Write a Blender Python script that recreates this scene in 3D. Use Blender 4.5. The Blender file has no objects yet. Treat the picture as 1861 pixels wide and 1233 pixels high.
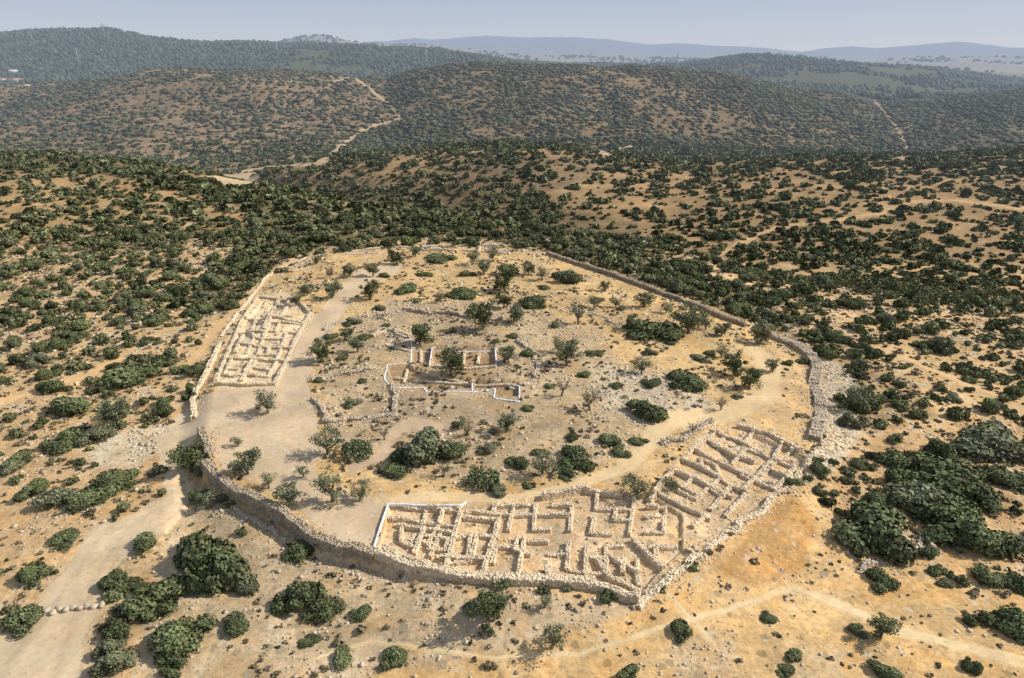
import bpy, bmesh, math, random
import numpy as np
from mathutils import Vector
random.seed(7); rng=np.random.default_rng(11)
C=bpy.context.scene.collection
# ------------------------------------------------------------------ camera model
CX,CY,F,HOR,H=930.5,616.5,1300.0,95.0,75.0
TH=math.atan((CY-HOR)/F); ct,st=math.cos(TH),math.sin(TH)
def tt(py): return np.tan(TH+np.arctan((np.asarray(py,float)-CY)/F))
def uu(px,py): return (np.asarray(px,float)-CX)/F*(ct+tt(py)*st)
def proj(x,y,z):
    zc=y*ct+(H-z)*st; yc=(z-H)*ct+y*st
    return CX+F*x/zc, CY-F*yc/zc, zc
# ------------------------------------------------------------------ noise
def hsh(ix,iy,s):
    n=(ix.astype(np.int64)*374761393+iy.astype(np.int64)*668265263+s*1442695041)&0xffffffff
    n=((n^(n>>13))*1274126177)&0xffffffff
    n=(n^(n>>16))&0xffffffff
    return n/4294967295.0
def vn(x,y,s=0):
    x=np.asarray(x,float);y=np.asarray(y,float)
    ix=np.floor(x);iy=np.floor(y);fx=x-ix;fy=y-iy
    fx=fx*fx*(3-2*fx);fy=fy*fy*(3-2*fy)
    a=hsh(ix,iy,s);b=hsh(ix+1,iy,s);c=hsh(ix,iy+1,s);d=hsh(ix+1,iy+1,s)
    return ((a*(1-fx)+b*fx)*(1-fy)+(c*(1-fx)+d*fx)*fy)*2-1
def fbm(x,y,o=3,s=0):
    r=0;a=1;t=0
    for k in range(o):
        r=r+a*vn(x*2**k+k*17.3,y*2**k-k*9.1,s+k);t+=a;a*=.5
    return r/t
def sstep(a,b,x):
    t=np.clip((x-a)/(b-a),0,1);return t*t*(3-2*t)
def pip(px,py,poly):
    px=np.asarray(px,float);py=np.asarray(py,float)
    ins=np.zeros(px.shape,bool);n=len(poly)
    for i in range(n):
        x1,y1=poly[i];x2,y2=poly[(i+1)%n]
        if y1==y2: continue
        c=((y1>py)!=(y2>py))&(px<(x2-x1)*(py-y1)/(y2-y1)+x1)
        ins^=c
    return ins
# ------------------------------------------------------------------ terrain profile knots
UG=np.linspace(-1.6,1.6,1601)
def smooth(a,n=15):
    k=np.ones(n)/n
    return np.convolve(np.pad(a,(n//2,n//2),'edge'),k,'valid')
def crest(tab,Y=None,sm=15):   # (px,py,Y)
    us=[];ys=[];zs=[]
    for r in tab:
        yy=r[2] if len(r)>2 else Y
        us.append(float(uu(r[0],r[1])));ys.append(yy);zs.append(H-yy*float(tt(r[1])))
    return smooth(np.interp(UG,us,ys),sm),smooth(np.interp(UG,us,zs),sm)
def vall(tab,sm=31):           # (px,z,Y)
    us=[(r[0]-CX)/F*(ct+.2*st) for r in tab]
    return smooth(np.interp(UG,us,[r[2] for r in tab]),sm),smooth(np.interp(UG,us,[r[1] for r in tab]),sm)
def zpy(z,Y): return float(proj(0,Y,z)[1])
K=[]
K.append((np.zeros_like(UG),np.zeros_like(UG)))
K.append(crest([(-500,280,580),(20,284,520),(130,285,510),(250,298,480),(420,335,430),(600,368,380),(800,400,345),(1000,430,315),(1180,450,300),(1400,zpy(-9,250),250),(1850,zpy(-13,225),225),(2500,zpy(-15,220),220)]))
K.append(vall([(-500,-50,760),(400,-47,720),(500,-45,600),(620,-40,520),(900,-38,440),(1200,-35,400),(1500,-33,365),(1850,-33,350),(2500,-33,350)]))
K.append(crest([(-500,340,735),(400,332,735),(455,326,715),(500,314,680),(560,300,665),(680,279,650),(850,271,650),(1000,269,650),(1150,279,650),(1250,288,650),(1400,287,640),(1600,285,640),(1850,280,650),(2500,275,650)]))
K.append(vall([(-500,-50,850),(500,-49,850),(900,-50,900),(2500,-50,900)]))
K.append(crest([(-500,165),(20,162),(150,146),(300,128),(470,121),(600,130),(700,146),(780,128),(870,114),(1000,114),(1200,128),(1350,143),(1500,168),(1600,192),(1690,188),(1850,166),(2300,150)],1500))
K.append(vall([(-500,-30,2100),(600,-10,2100),(1200,-30,2100),(2300,-40,2100)]))
K.append(crest([(-500,75),(20,66),(120,58),(200,62),(280,76),(350,78),(450,75),(560,79),(700,89),(820,91),(950,106),(1050,119),(1150,126),(1240,123),(1330,113),(1480,109),(1600,114),(1700,126),(1790,141),(1850,150),(2300,155)],3000))
K.append(vall([(-500,-20,4300),(2300,-20,4300)]))
K.append(crest([(-500,95),(440,92),(500,79),(540,68),(580,65),(620,73),(660,82),(720,80),(800,86),(900,96),(1000,104),(1300,108),(1460,106),(1600,108),(1760,104),(2300,108)],5600,9))
K.append(vall([(-500,-25,7500),(2300,-25,7500)]))
K.append(crest([(-500,85),(600,80),(700,76),(760,71),(800,72),(880,66),(960,70),(1040,68),(1100,72),(1180,82),(1240,80),(1300,84),(1390,88),(1460,96),(1500,88),(1540,85),(1600,88),(1660,83),(1740,77),(1790,82),(1850,88),(2300,80)],11500,7))
K.append((np.full_like(UG,17000),np.full_like(UG,-300)))
KY=np.array([k[0] for k in K]);KZ=np.array([k[1] for k in K])
def P0(px,py):
    t=tt(py);y=H/t;return float(uu(px,py)*y),float(y)
RU_LOW=[(690,998),(709,922),(835,926),(985,905),(1080,893),(1190,900),(1240,930),(1240,1000),(1190,1045),(1165,1078),(1100,1055),(830,1045)]
RU_RIGHT=[(1190,905),(1240,830),(1295,782),(1370,776),(1460,818),(1468,855),(1400,900),(1330,945),(1260,990),(1210,950)]
RU_LEFT=[(390,697),(410,640),(445,575),(478,535),(520,535),(564,572),(520,663),(500,697)]
PITS=[([P0(*p) for p in poly],d) for poly,d in [
 ([(750,634),(784,634),(779,667),(750,662)],1.2),([(790,635),(898,635),(900,668),(786,668)],1.0),
 ([(704,668),(740,668),(800,686),(856,696),(856,711),(775,711),(770,703),(716,702)],1.0),([(861,696),(941,704),(941,728),(899,724),(900,712),(861,711)],1.0),
 (RU_LOW,.65),(RU_RIGHT,.6),(RU_LEFT,.4)]]
FACE=np.array([P0(*p) for p in [(366,788),(376,808),(380,832),(370,850),(392,872),(432,897),(470,915),(512,938),(545,958),(572,984),(620,1000),(680,1012),(760,1036),(832,1054)]])
def h(x,y):
    x=np.asarray(x,float);y=np.asarray(y,float)
    ys=np.maximum(y,1.0);u=np.clip(x/ys,-1.59,1.59)
    fi=(u+1.6)/.002;i0=np.clip(fi.astype(int),0,1599);fr=fi-i0
    z=np.zeros_like(x);Y1=None
    py_=KY[0][i0];pz_=KZ[0][i0]
    for k in range(1,len(K)):
        ky=KY[k][i0]*(1-fr)+KY[k][i0+1]*fr;kz=KZ[k][i0]*(1-fr)+KZ[k][i0+1]*fr
        if k==1: Y1=ky
        m=(y>=py_)&(y<ky)
        t=np.clip((y-py_)/(ky-py_),0,1);s=t*t*(3-2*t)
        if k==1: s=t**3
        z=np.where(m,pz_+(kz-pz_)*s,z)
        py_=ky;pz_=kz
    z=np.where(y>=17000,-300,z)
    e=np.sqrt((x/74)**2+((y-186)/106)**2);d=(e-1)*80
    fade=1-sstep(.65,1.0,y/Y1)
    z=z-fade*(np.clip(d,0,140)*.055+1.6*sstep(0.0,7,d))
    z=z+1.8*np.exp(-(((x-2)/28)**2+((y-175)/40)**2))
    am=sstep(350,900,y);fa=sstep(1800,3000,y);nn=1-am
    z=z+fbm(x/9,y/9,3,3)*.42*nn+fbm(x/45,y/45,2,8)*1.6*sstep(5,60,d)
    z=z+am*(fbm(x/170,y/210,3,21)*11+fbm(x/45,y/45,2,31)*2.8)+fa*fbm(x/500,y/500,3,41)*18
    near=(y<320)
    if near.any():
        for k,(poly,dp) in enumerate(PITS):
            a=np.array(poly);bb=(x>a[:,0].min())&(x<a[:,0].max())&(y>a[:,1].min())&(y<a[:,1].max())
            if bb.any():
                ins=bb&pip(x,y,poly)
                z=z-np.where(ins,dp-(.12*vn(x/2.2,y/2.2,140)+.22*vn(x/6,y/6,141) if k>3 else 0),0)
    bb=(x>-75)&(x<-5)&(y>80)&(y<150)
    if bb.any():
        yi=np.interp(x,FACE[:,0][np.argsort(FACE[:,0])],FACE[:,1][np.argsort(FACE[:,0])])
        dd=(yi-y)
        z=z-np.where(bb,1.7*sstep(.2,1.6,dd)*(1-sstep(6,22,dd))*sstep(-72,-60,x)*(1-sstep(-22,-8,x)),0)
    return z
STEPS=40*1.009**np.arange(660)
def PW(pts):     # pixels of the photograph -> points of the terrain
    a=np.asarray(pts,float).reshape(-1,2);t=tt(a[:,1]);u=uu(a[:,0],a[:,1])
    Y=STEPS[None,:]*np.ones((len(a),1))
    g=(H-Y*t[:,None])-h(u[:,None]*Y,Y)
    hit=g<0;idx=np.where(hit.any(1),hit.argmax(1),600);idx=np.maximum(idx,1)
    lo=STEPS[idx-1];hi=STEPS[idx]
    for _ in range(12):
        mid=(lo+hi)/2;gg=(H-mid*t)-h(u*mid,mid);lo=np.where(gg>0,mid,lo);hi=np.where(gg>0,hi,mid)
    Yf=(lo+hi)/2;x=u*Yf
    return np.stack([x,Yf,h(x,Yf)],1)
# ------------------------------------------------------------------ materials
def lin(c,k=1.0): return tuple(((v/255/12.92) if v/255<.04045 else ((v/255+.055)/1.055)**2.4)*k for v in c)
PAINTED_HAZE=(.41,.48,.62)  # emission colour of the painted haze
def new_mat(name):
    m=bpy.data.materials.new(name);m.use_nodes=True;nt=m.node_tree;nt.nodes.clear()
    return m,nt,nt.nodes,nt.links
def math_n(nt,op,a,b=None,clamp=False):
    n=nt.nodes.new('ShaderNodeMath');n.operation=op;n.use_clamp=clamp
    for i,v in enumerate((a,b)):
        if v is None: continue
        if isinstance(v,(int,float)): n.inputs[i].default_value=v
        else: nt.links.new(v,n.inputs[i])
    return n.outputs[0]
def paint_haze(nt,sh):  # air haze painted into the material: pale blue emission growing with distance
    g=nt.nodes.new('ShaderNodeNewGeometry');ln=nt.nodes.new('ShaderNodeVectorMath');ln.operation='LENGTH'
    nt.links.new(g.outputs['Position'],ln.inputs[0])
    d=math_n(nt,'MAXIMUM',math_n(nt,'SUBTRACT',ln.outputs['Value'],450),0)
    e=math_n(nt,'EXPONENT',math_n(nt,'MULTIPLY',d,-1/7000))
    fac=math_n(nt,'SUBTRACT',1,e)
    em=nt.nodes.new('ShaderNodeEmission');em.inputs[0].default_value=(*PAINTED_HAZE,1)
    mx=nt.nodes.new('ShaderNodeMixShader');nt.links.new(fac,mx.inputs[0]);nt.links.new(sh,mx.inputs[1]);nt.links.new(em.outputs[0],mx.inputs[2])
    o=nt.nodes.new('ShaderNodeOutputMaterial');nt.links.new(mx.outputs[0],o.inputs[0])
def noise(nt,scale,det=3,vec=None,rough=.6):
    n=nt.nodes.new('ShaderNodeTexNoise');n.inputs['Scale'].default_value=scale;n.inputs['Detail'].default_value=det;n.inputs['Roughness'].default_value=rough
    if vec is not None: nt.links.new(vec,n.inputs['Vector'])
    return n.outputs['Fac']
def maprange(nt,v,a,b,c,d):
    n=nt.nodes.new('ShaderNodeMapRange');nt.links.new(v,n.inputs[0])
    for i,q in enumerate((a,b,c,d)): n.inputs[i+1].default_value=q
    return n.outputs[0]
def colmul(nt,c,f):
    n=nt.nodes.new('ShaderNodeVectorMath');n.operation='SCALE';nt.links.new(c,n.inputs[0]);nt.links.new(f,n.inputs['Scale']);return n.outputs[0]
def mixc(nt,f,a,b):
    n=nt.nodes.new('ShaderNodeMix');n.data_type='RGBA';nt.links.new(f,n.inputs[0])
    for i,v in ((6,a),(7,b)):
        if isinstance(v,tuple): n.inputs[i].default_value=(*v,1)
        else: nt.links.new(v,n.inputs[i])
    return n.outputs[2]
def simple(name,base,rough=.9,nscale=1.5,var=.35):
    m,nt,N,L=new_mat(name)
    b=N.new('ShaderNodeBsdfPrincipled');b.inputs['Roughness'].default_value=rough;b.inputs['Specular IOR Level'].default_value=.15
    at=N.new('ShaderNodeAttribute');at.attribute_name='Col'
    g=N.new('ShaderNodeNewGeometry')
    n1=noise(nt,nscale,2,g.outputs['Position'])
    f=maprange(nt,n1,.3,.7,1-var,1+var)
    rgb=N.new('ShaderNodeRGB');rgb.outputs[0].default_value=(*base,1)
    mu=N.new('ShaderNodeVectorMath');mu.operation='MULTIPLY';L.new(rgb.outputs[0],mu.inputs[0]);L.new(at.outputs['Color'],mu.inputs[1])
    L.new(colmul(nt,mu.outputs[0],f),b.inputs['Base Color'])
    paint_haze(nt,b.outputs[0]);return m
def ground_mat():
    m,nt,N,L=new_mat('ground_soil')
    b=N.new('ShaderNodeBsdfPrincipled');b.inputs['Roughness'].default_value=.95;b.inputs['Specular IOR Level'].default_value=.1
    at=N.new('ShaderNodeAttribute');at.attribute_name='Col'
    rk=N.new('ShaderNodeAttribute');rk.attribute_name='rock'
    g=N.new('ShaderNodeNewGeometry');P=g.outputs['Position']
    fine=noise(nt,1.1,5,P,.72)
    amp=maprange(nt,rk.outputs['Fac'],0,.4,.35,1)
    f0=math_n(nt,'ADD',math_n(nt,'MULTIPLY',maprange(nt,fine,.3,.7,-.30,.30),amp),1)
    f=math_n(nt,'MULTIPLY',f0,maprange(nt,noise(nt,.09,4,P),.3,.7,.88,1.14))
    c=colmul(nt,at.outputs['Color'],f)
    pf=math_n(nt,'MULTIPLY',maprange(nt,noise(nt,.22,4,P),.46,.64,0,.65),amp)
    tint=N.new('ShaderNodeVectorMath');tint.operation='MULTIPLY';L.new(c,tint.inputs[0]);tint.inputs[1].default_value=(1.10,.94,.68)
    c=mixc(nt,pf,c,tint.outputs[0])
    pf=math_n(nt,'MULTIPLY',maprange(nt,noise(nt,.35,4,P),.52,.70,0,.55),amp)
    tint=N.new('ShaderNodeVectorMath');tint.operation='MULTIPLY';L.new(c,tint.inputs[0]);tint.inputs[1].default_value=(.74,.76,.80)
    c=mixc(nt,pf,c,tint.outputs[0])
    nv=N.new('ShaderNodeTexNoise');nv.inputs['Scale'].default_value=1.3;nv.inputs['Detail'].default_value=2;L.new(P,nv.inputs['Vector'])
    sc=N.new('ShaderNodeVectorMath');sc.operation='MULTIPLY_ADD';L.new(nv.outputs['Color'],sc.inputs[0]);sc.inputs[1].default_value=(1.1,1.1,1.1);L.new(P,sc.inputs[2]);PWp=sc.outputs[0]
    for sc_,rad,amt in ((1.9,.26,.7),(.42,.24,.6)):
        v=N.new('ShaderNodeTexVoronoi');v.inputs['Scale'].default_value=sc_;L.new(PWp,v.inputs['Vector'])
        sp=N.new('ShaderNodeSeparateColor');L.new(v.outputs['Color'],sp.inputs[0])
        on=math_n(nt,'GREATER_THAN',math_n(nt,'MULTIPLY',rk.outputs['Fac'],.8),sp.outputs[0])
        ds=maprange(nt,v.outputs['Distance'],rad,rad*.75,0,1)
        k=math_n(nt,'MULTIPLY',math_n(nt,'MULTIPLY',on,ds),amt)
        c=mixc(nt,k,c,lin((222,207,182),.86))
        on2=math_n(nt,'GREATER_THAN',math_n(nt,'MULTIPLY',rk.outputs['Fac'],.55),sp.outputs[1])
        k2=math_n(nt,'MULTIPLY',math_n(nt,'MULTIPLY',on2,maprange(nt,v.outputs['Distance'],rad*1.3,rad,0,1)),.5)
        c=mixc(nt,k2,c,lin((120,110,74),.8))
    L.new(c,b.inputs['Base Color'])
    bp=N.new('ShaderNodeBump');bp.inputs['Strength'].default_value=.55;bp.inputs['Distance'].default_value=.2
    L.new(math_n(nt,'MULTIPLY',fine,amp),bp.inputs['Height']);L.new(bp.outputs[0],b.inputs['Normal'])
    paint_haze(nt,b.outputs[0]);return m
M_ground=ground_mat()
M_shrub=simple('shrub_leaves',(.122,.138,.060),.8,.12,.35)
M_shrubfar=simple('far_shrub_leaves',(.080,.088,.045),.8,.03,.3)
M_olive=simple('olive_leaves',(.190,.205,.112),.8,.3,.25)
M_pine=simple('pine_leaves',(.054,.074,.038),.8,.02,.3)
M_thorn=simple('thorn_leaves',(.25,.215,.12),.9,.3,.35)
M_bark=simple('bark',(.18,.145,.11),.9,3,.3)
M_stone=simple('limestone',lin((245,224,190),.90),.9,.5,.12)
M_stoneg=simple('weathered_limestone',lin((220,202,174),.84),.9,1.2,.18)
M_stoneshade=simple('painted_shade_limestone',lin((200,181,153),.82),.9,.6,.25)  # darker copy of the weathered limestone, face shade painted into its colour
M_white=simple('white_bags',(.93,.93,.95),.8,2,.04)
M_cactus=simple('cactus_skin',(.15,.18,.09),.6,1,.25)
M_plaster=simple('house_plaster',(.72,.69,.64),.8,.2,.08)
M_roof=simple('house_roof',(.42,.22,.15),.8,.2,.1)
M_glass=simple('window_glass',(.05,.06,.08),.2,.2,.1)
M_steel=simple('galvanised_steel',(.42,.43,.44),.5,.2,.1)
M_paint=simple('vehicle_paint',(.8,.8,.8),.3,.2,.02)
M_rubber=simple('rubber',(.02,.02,.02),.8,1,.1)
# ------------------------------------------------------------------ mesh helpers
def mk(name,V,faces,mat,col=None,parent=None,smooth_=False,extra=None,link=True):
    me=bpy.data.meshes.new(name);V=np.asarray(V,np.float32)
    me.vertices.add(len(V));me.vertices.foreach_set('co',V.ravel())
    faces=[np.asarray(f,np.int32) for f in faces if len(f)]
    nl=sum(f.size for f in faces);npoly=sum(len(f) for f in faces)
    me.loops.add(nl);me.loops.foreach_set('vertex_index',np.concatenate([f.ravel() for f in faces]))
    me.polygons.add(npoly)
    ls=[];o=0
    for f in faces:
        ls.append(o+np.arange(len(f))*f.shape[1]);o+=f.size
    me.polygons.foreach_set('loop_start',np.concatenate(ls).astype(np.int32))
    me.update(calc_edges=True)
    if smooth_: me.polygons.foreach_set('use_smooth',np.ones(npoly,bool))
    a=me.color_attributes.new('Col','FLOAT_COLOR','POINT')
    cc=np.ones((len(V),4),np.float32)
    if col is not None:
        col=np.asarray(col)
        if col.ndim==1: cc[:,:3]=col[:,None]
        else: cc[:,:3]=col
    a.data.foreach_set('color',cc.ravel())
    if extra is not None:
        e=me.attributes.new('rock','FLOAT','POINT');e.data.foreach_set('value',np.asarray(extra,np.float32))
    me.validate();me.materials.append(mat)
    ob=bpy.data.objects.new(name,me)
    if link: C.objects.link(ob)
    if parent: ob.parent=parent
    return ob
def tag(o,label=None,cat=None,group=None,kind=None):
    if label:o['label']=label
    if cat:o['category']=cat
    if group:o['group']=group
    if kind:o['kind']=kind
    return o
def empty(name,loc,rz=0):
    o=bpy.data.objects.new(name,None);C.objects.link(o);o.location=loc;o.rotation_euler=(0,0,rz);o.empty_display_size=.3;return o
def ico(sub):
    bm=bmesh.new();bmesh.ops.create_icosphere(bm,subdivisions=sub,radius=1)
    V=np.array([v.co[:] for v in bm.verts]);Fc=np.array([[v.index for v in f.verts] for f in bm.faces]);bm.free();return V,Fc
ICO1,ICF1=ico(1);ICO2,ICF2=ico(2)
CUBE=np.array([(-1,-1,-1),(1,-1,-1),(1,1,-1),(-1,1,-1),(-1,-1,1),(1,-1,1),(1,1,1),(-1,1,1)],float)
CUF=np.array([(0,3,2,1),(4,5,6,7),(0,1,5,4),(1,2,6,5),(2,3,7,6),(3,0,4,7)])
def boxes(lst):
    V=[];Fs=[]
    for i,(c,s) in enumerate(lst):
        V.append(CUBE*np.array(s)/2+np.array(c));Fs.append(CUF+8*i)
    return np.concatenate(V),[np.concatenate(Fs)]
def tube(p0,p1,r0,r1,n=6):
    p0=np.array(p0,float);p1=np.array(p1,float);d=p1-p0;d/=np.linalg.norm(d)+1e-9
    a=np.cross(d,(0,0,1) if abs(d[2])<.9 else (1,0,0));a/=np.linalg.norm(a);b=np.cross(d,a)
    an=np.arange(n)/n*2*math.pi;ring=np.cos(an)[:,None]*a+np.sin(an)[:,None]*b
    V=np.concatenate([p0+ring*r0,p1+ring*r1]);Q=np.array([(i,(i+1)%n,n+(i+1)%n,n+i) for i in range(n)]);return V,Q
def cat(parts):
    V=[];Fs=[];o=0
    for v,f in parts:
        V.append(v);Fs.append(f+o);o+=len(v)
    return np.concatenate(V),[np.concatenate(Fs)]
def stones(pos,size,flat=.7,colv=None,ang=None):
    n=len(pos)
    V=CUBE[None]*(1+rng.uniform(-.32,.12,(n,8,3)));V[:,4:,:2]*=rng.uniform(.62,.95,(n,1,1))
    sx=size[:,None,None]*.5*np.stack([rng.uniform(.8,1.35,n),rng.uniform(.7,1.1,n),np.full(n,flat)*rng.uniform(.7,1.2,n)],1)[:,None,:]
    V=V*sx
    tl=rng.uniform(-.3,.3,(n,1));V[:,:,2]+=V[:,:,0]*tl
    a=rng.uniform(0,6.28,n) if ang is None else ang+rng.normal(0,.2,n)
    c=np.cos(a)[:,None];s=np.sin(a)[:,None]
    X=V[:,:,0]*c-V[:,:,1]*s;Y=V[:,:,0]*s+V[:,:,1]*c
    V=np.stack([X,Y,V[:,:,2]],2)+pos[:,None,:]
    Fq=(CUF[None]+8*np.arange(n)[:,None,None]).reshape(-1,4)
    cv=rng.uniform(.76,1.12,n) if colv is None else colv
    return V.reshape(-1,3),Fq,np.repeat(cv,8)
# ------------------------------------------------------------------ regions (outlined on the photograph, mapped on to the terrain)
SITE=[(350,760),(352,720),(395,640),(430,575),(480,515),(560,465),(700,450),(930,452),(1000,463),(1130,505),(1240,548),(1350,590),(1440,620),(1490,665),(1490,760),(1480,820),(1400,905),(1290,990),(1165,1090),(1000,1062),(830,1052),(640,1003),(540,955),(400,875),(372,845)]
ZONES=[
 ([(-200,110),(2100,110),(2100,260),(1700,292),(1250,290),(1000,268),(650,280),(560,300),(-200,330)],(132,111,82),.8,.95),
 ([(-200,130),(450,118),(640,135),(720,220),(600,290),(380,312),(-200,300)],(142,120,93),1.,.62),
 ([(600,290),(640,245),(760,215),(880,250),(1000,262),(700,280)],(106,94,64),.3,1.8),
 ([(1120,262),(1160,240),(1300,250),(1400,285),(1230,292)],(106,94,64),.3,1.8),
 ([(1380,120),(1852,140),(2100,140),(2100,300),(1750,292),(1480,230),(1250,160)],(112,100,74),.4,1.3),
 ([(470,330),(680,275),(1000,266),(1300,288),(2100,280),(2100,480),(1500,480),(1300,470),(1180,452),(1000,432),(700,384),(500,345)],(162,134,96),.9,.85),
 ([(800,290),(1000,280),(1120,300),(1000,350),(820,340)],(138,117,88),.9,.7),
 ([(640,330),(900,345),(1150,400),(1180,450),(1000,430),(800,400),(620,365)],(126,109,80),.5,1.0),
 ([(-200,270),(130,284),(420,335),(500,352),(460,440),(300,450),(-200,440)],(186,153,107),.8,.66),
 ([(-200,282),(130,284),(250,298),(420,336),(440,380),(200,318),(-200,306)],(128,115,77),.3,1.3),
 ([(420,336),(600,368),(800,400),(1000,430),(1180,452),(1330,510),(1480,590),(1420,600),(1300,560),(1130,495),(1000,455),(850,436),(700,440),(560,452),(470,500),(400,560),(330,600),(360,520),(470,430),(440,390)],(132,117,80),.4,1.5),
 ([(1400,580),(1500,600),(1620,680),(1700,760),(1560,790),(1500,680)],(178,150,108),.7,1.0),
 ([(-200,780),(300,800),(330,1010),(300,1300),(-200,1300)],(212,177,130),.8,.34),
 ([(1500,780),(2100,760),(2100,1040),(1560,1010),(1480,900)],(206,170,122),.7,.40),
 ([(330,880),(540,980),(830,1060),(1160,1100),(1150,1180),(900,1300),(200,1300)],(206,180,142),1.,.06),
 ([(1180,1100),(1300,1000),(1420,910),(1500,880),(1530,960),(1560,1020),(1700,1050),(2100,1120),(2100,1400),(600,1400),(700,1215),(900,1190),(1100,1130)],(218,181,127),.6,.05),
 ([(1300,1040),(1380,960),(1450,900),(1500,960),(1480,1040),(1380,1070)],(200,158,105),.4,.03),
 ([(160,830),(200,790),(290,770),(310,800),(260,850),(190,860)],(212,193,163),1.,.0),
 ([(1470,640),(1510,655),(1550,720),(1565,770),(1530,850),(1480,850),(1495,740)],(216,198,168),1.,.05),
 ([(1225,1170),(1300,1155),(1345,1175),(1330,1240),(1240,1230)],(212,182,139),1.,.0),
 (SITE,(217,183,130),.6,.0),
 ([(590,770),(560,680),(610,600),(700,545),(960,550),(1090,600),(1140,680),(1190,770),(1120,840),(900,880),(760,860),(640,850)],(197,172,135),.95,.0),
 ([(760,480),(960,470),(1100,560),(1300,600),(1330,640),(1200,640),(1000,560),(820,520)],(204,173,124),.75,.0),
 ([(1060,660),(1240,680),(1320,740),(1200,775),(1090,740)],(210,191,160),1.,.0),
 ([(700,745),(720,712),(940,735),(930,770),(820,775),(760,770),(700,790)],(182,160,130),.55,.0),
 ([(712,696),(712,668),(760,660),(760,630),(900,636),(908,690),(940,706),(938,724),(860,706)],(190,163,125),.5,.0),
 ([(680,998),(706,918),(850,920),(950,905),(1190,895),(1200,860),(1290,782),(1370,775),(1460,815),(1478,860),(1340,955),(1240,1010),(1165,1085),(1000,1062),(830,1050)],(222,192,151),.7,.0),
 ([(383,702),(405,640),(440,575),(470,535),(525,530),(568,572),(520,668),(502,702)],(242,217,176),.6,.0),
 ([(1420,650),(1470,670),(1470,760),(1330,775),(1300,750),(1390,715)],(218,184,136),.4,.0),
]
IZ_LOW=26;IZ_LEFT=27
ROADS=[
 ('dirt_road',[[(20,1290,250),(60,1220,180),(110,1130,112),(150,1060,84),(190,990,68),(250,965,62),(318,925,50),(326,890,44),(312,850,42),(306,815,44),(335,780,52),(400,745,66)]],[],(222,197,160)),
 ('dirt_yard',[[(500,700,80),(540,665,56),(575,610,42),(605,565,36),(630,530,34),(660,505,30),(720,485,20)]],
   [[(355,765),(365,725),(400,708),(510,700),(560,690),(575,760),(592,820),(565,845),(600,890),(690,905),(700,925),(682,997),(600,978),(545,930),(480,885),(400,850),(385,790)]],(214,190,156)),
 ('dirt_path',[[(690,912,22),(800,903,20),(940,908,18),(1040,886,18),(1110,858,24),(1155,835,32),(1185,795,34),(1225,768,36),(1290,758,36),(1350,738,42),(1400,712,42),(1402,670,34),(1370,632,26)]],[],(228,199,152)),
 ('dirt_path',[[(640,850,18),(690,830,20),(710,790,24),(750,770,26),(800,778,20)]],[],(206,180,146)),
 ('footpath',[[(560,1200,6),(680,1165,10),(900,1195,10),(1050,1190,11),(1180,1150,12),(1310,1112,13),(1440,1068,13),(1530,1100,15),(1600,1135,16),(1700,1165,17),(1900,1215,22)],[(1200,1060,8),(1260,1130,9),(1300,1170,10)]],[],(238,209,160)),
 ('dirt_track',[[(1930,372,7),(1852,380,6),(1740,365,5),(1660,366,6),(1600,388,7),(1540,398,7),(1480,404,5),(1410,414,7),(1355,438,10),(1310,462,8)],[(1600,388,4),(1620,360,3),(1600,335,3)]],[],(206,172,126)),
 ('dirt_track',[[(-40,745,14),(60,712,14),(170,678,14),(240,640,12),(300,600,9),(340,592,6)],[(345,660,14),(385,610,20),(420,575,18),(455,535,16),(500,492,12),(540,470,8)]],[],(226,188,136)),
 ('dirt_track',[[(1450,560,6),(1520,600,6),(1640,650,8),(1760,700,8),(1900,760,12)]],[],(218,184,136)),
 ('hill_path',[[(560,190,2),(600,150,2),(640,139,4),(670,160,5),(695,180,5),(712,198,5),(727,216,6)],[(735,214,4),(690,225,5),(655,238,5),(625,262,7),(600,285,11),(575,300,11)]],[],(200,172,136)),
 ('hill_path',[[(1065,272,4),(1105,279,6),(1125,272,6),(1148,266,5)]],[],(204,180,146)),
 ('hill_path',[[(1590,185,4),(1612,212,5),(1632,236,5),(1648,268,5),(1652,284,6)],[(1652,287,6),(1620,290,4)]],[],(188,160,128)),
 ('valley_field',[[(440,312,6),(520,302,5),(575,298,8)]],[[(366,321),(470,313),(470,336),(420,340),(390,330)]],(216,190,148)),
]
# ------------------------------------------------------------------ terrain grid
rowsY=[]
p=1560.0
while p>440: rowsY.append(H/float(tt(p)));p-=2.1
y=rowsY[-1]
while y<1650: y*=1.0055;rowsY.append(y)
while y<17500: y*=1.017;rowsY.append(y)
rowsY=np.array(rowsY);NR=len(rowsY);NCc=1101
us=np.linspace(-1.15,1.15,NCc)
GY=rowsY[:,None]*np.ones((1,NCc));GX=us[None,:]*GY;GZ=h(GX,GY)
sl=(GZ-H)/GY;run=np.maximum.accumulate(sl,axis=0);VIS=sl>=run-1e-3
PX,PY,ZC=proj(GX,GY,GZ)
def gidx(x,y):
    return np.clip(np.searchsorted(rowsY,y),0,NR-1),np.clip(((x/y)+1.15)/2.3*(NCc-1),0,NCc-1).astype(int)
def visible(x,y,marg):
    r,c=gidx(x,y);return sl[r,c]+marg/y>=run[r,c]-1e-3
def warp(px,py,x,y,k=1):
    s=np.clip((py-95)/500,.05,1.2)*k
    return px+fbm(x/6,y/6,2,55)*11*s+fbm(x/25,y/25,2,57)*20*s, py+fbm(x/7,y/7,2,56)*6*s+fbm(x/22,y/22,2,59)*9*s
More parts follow.
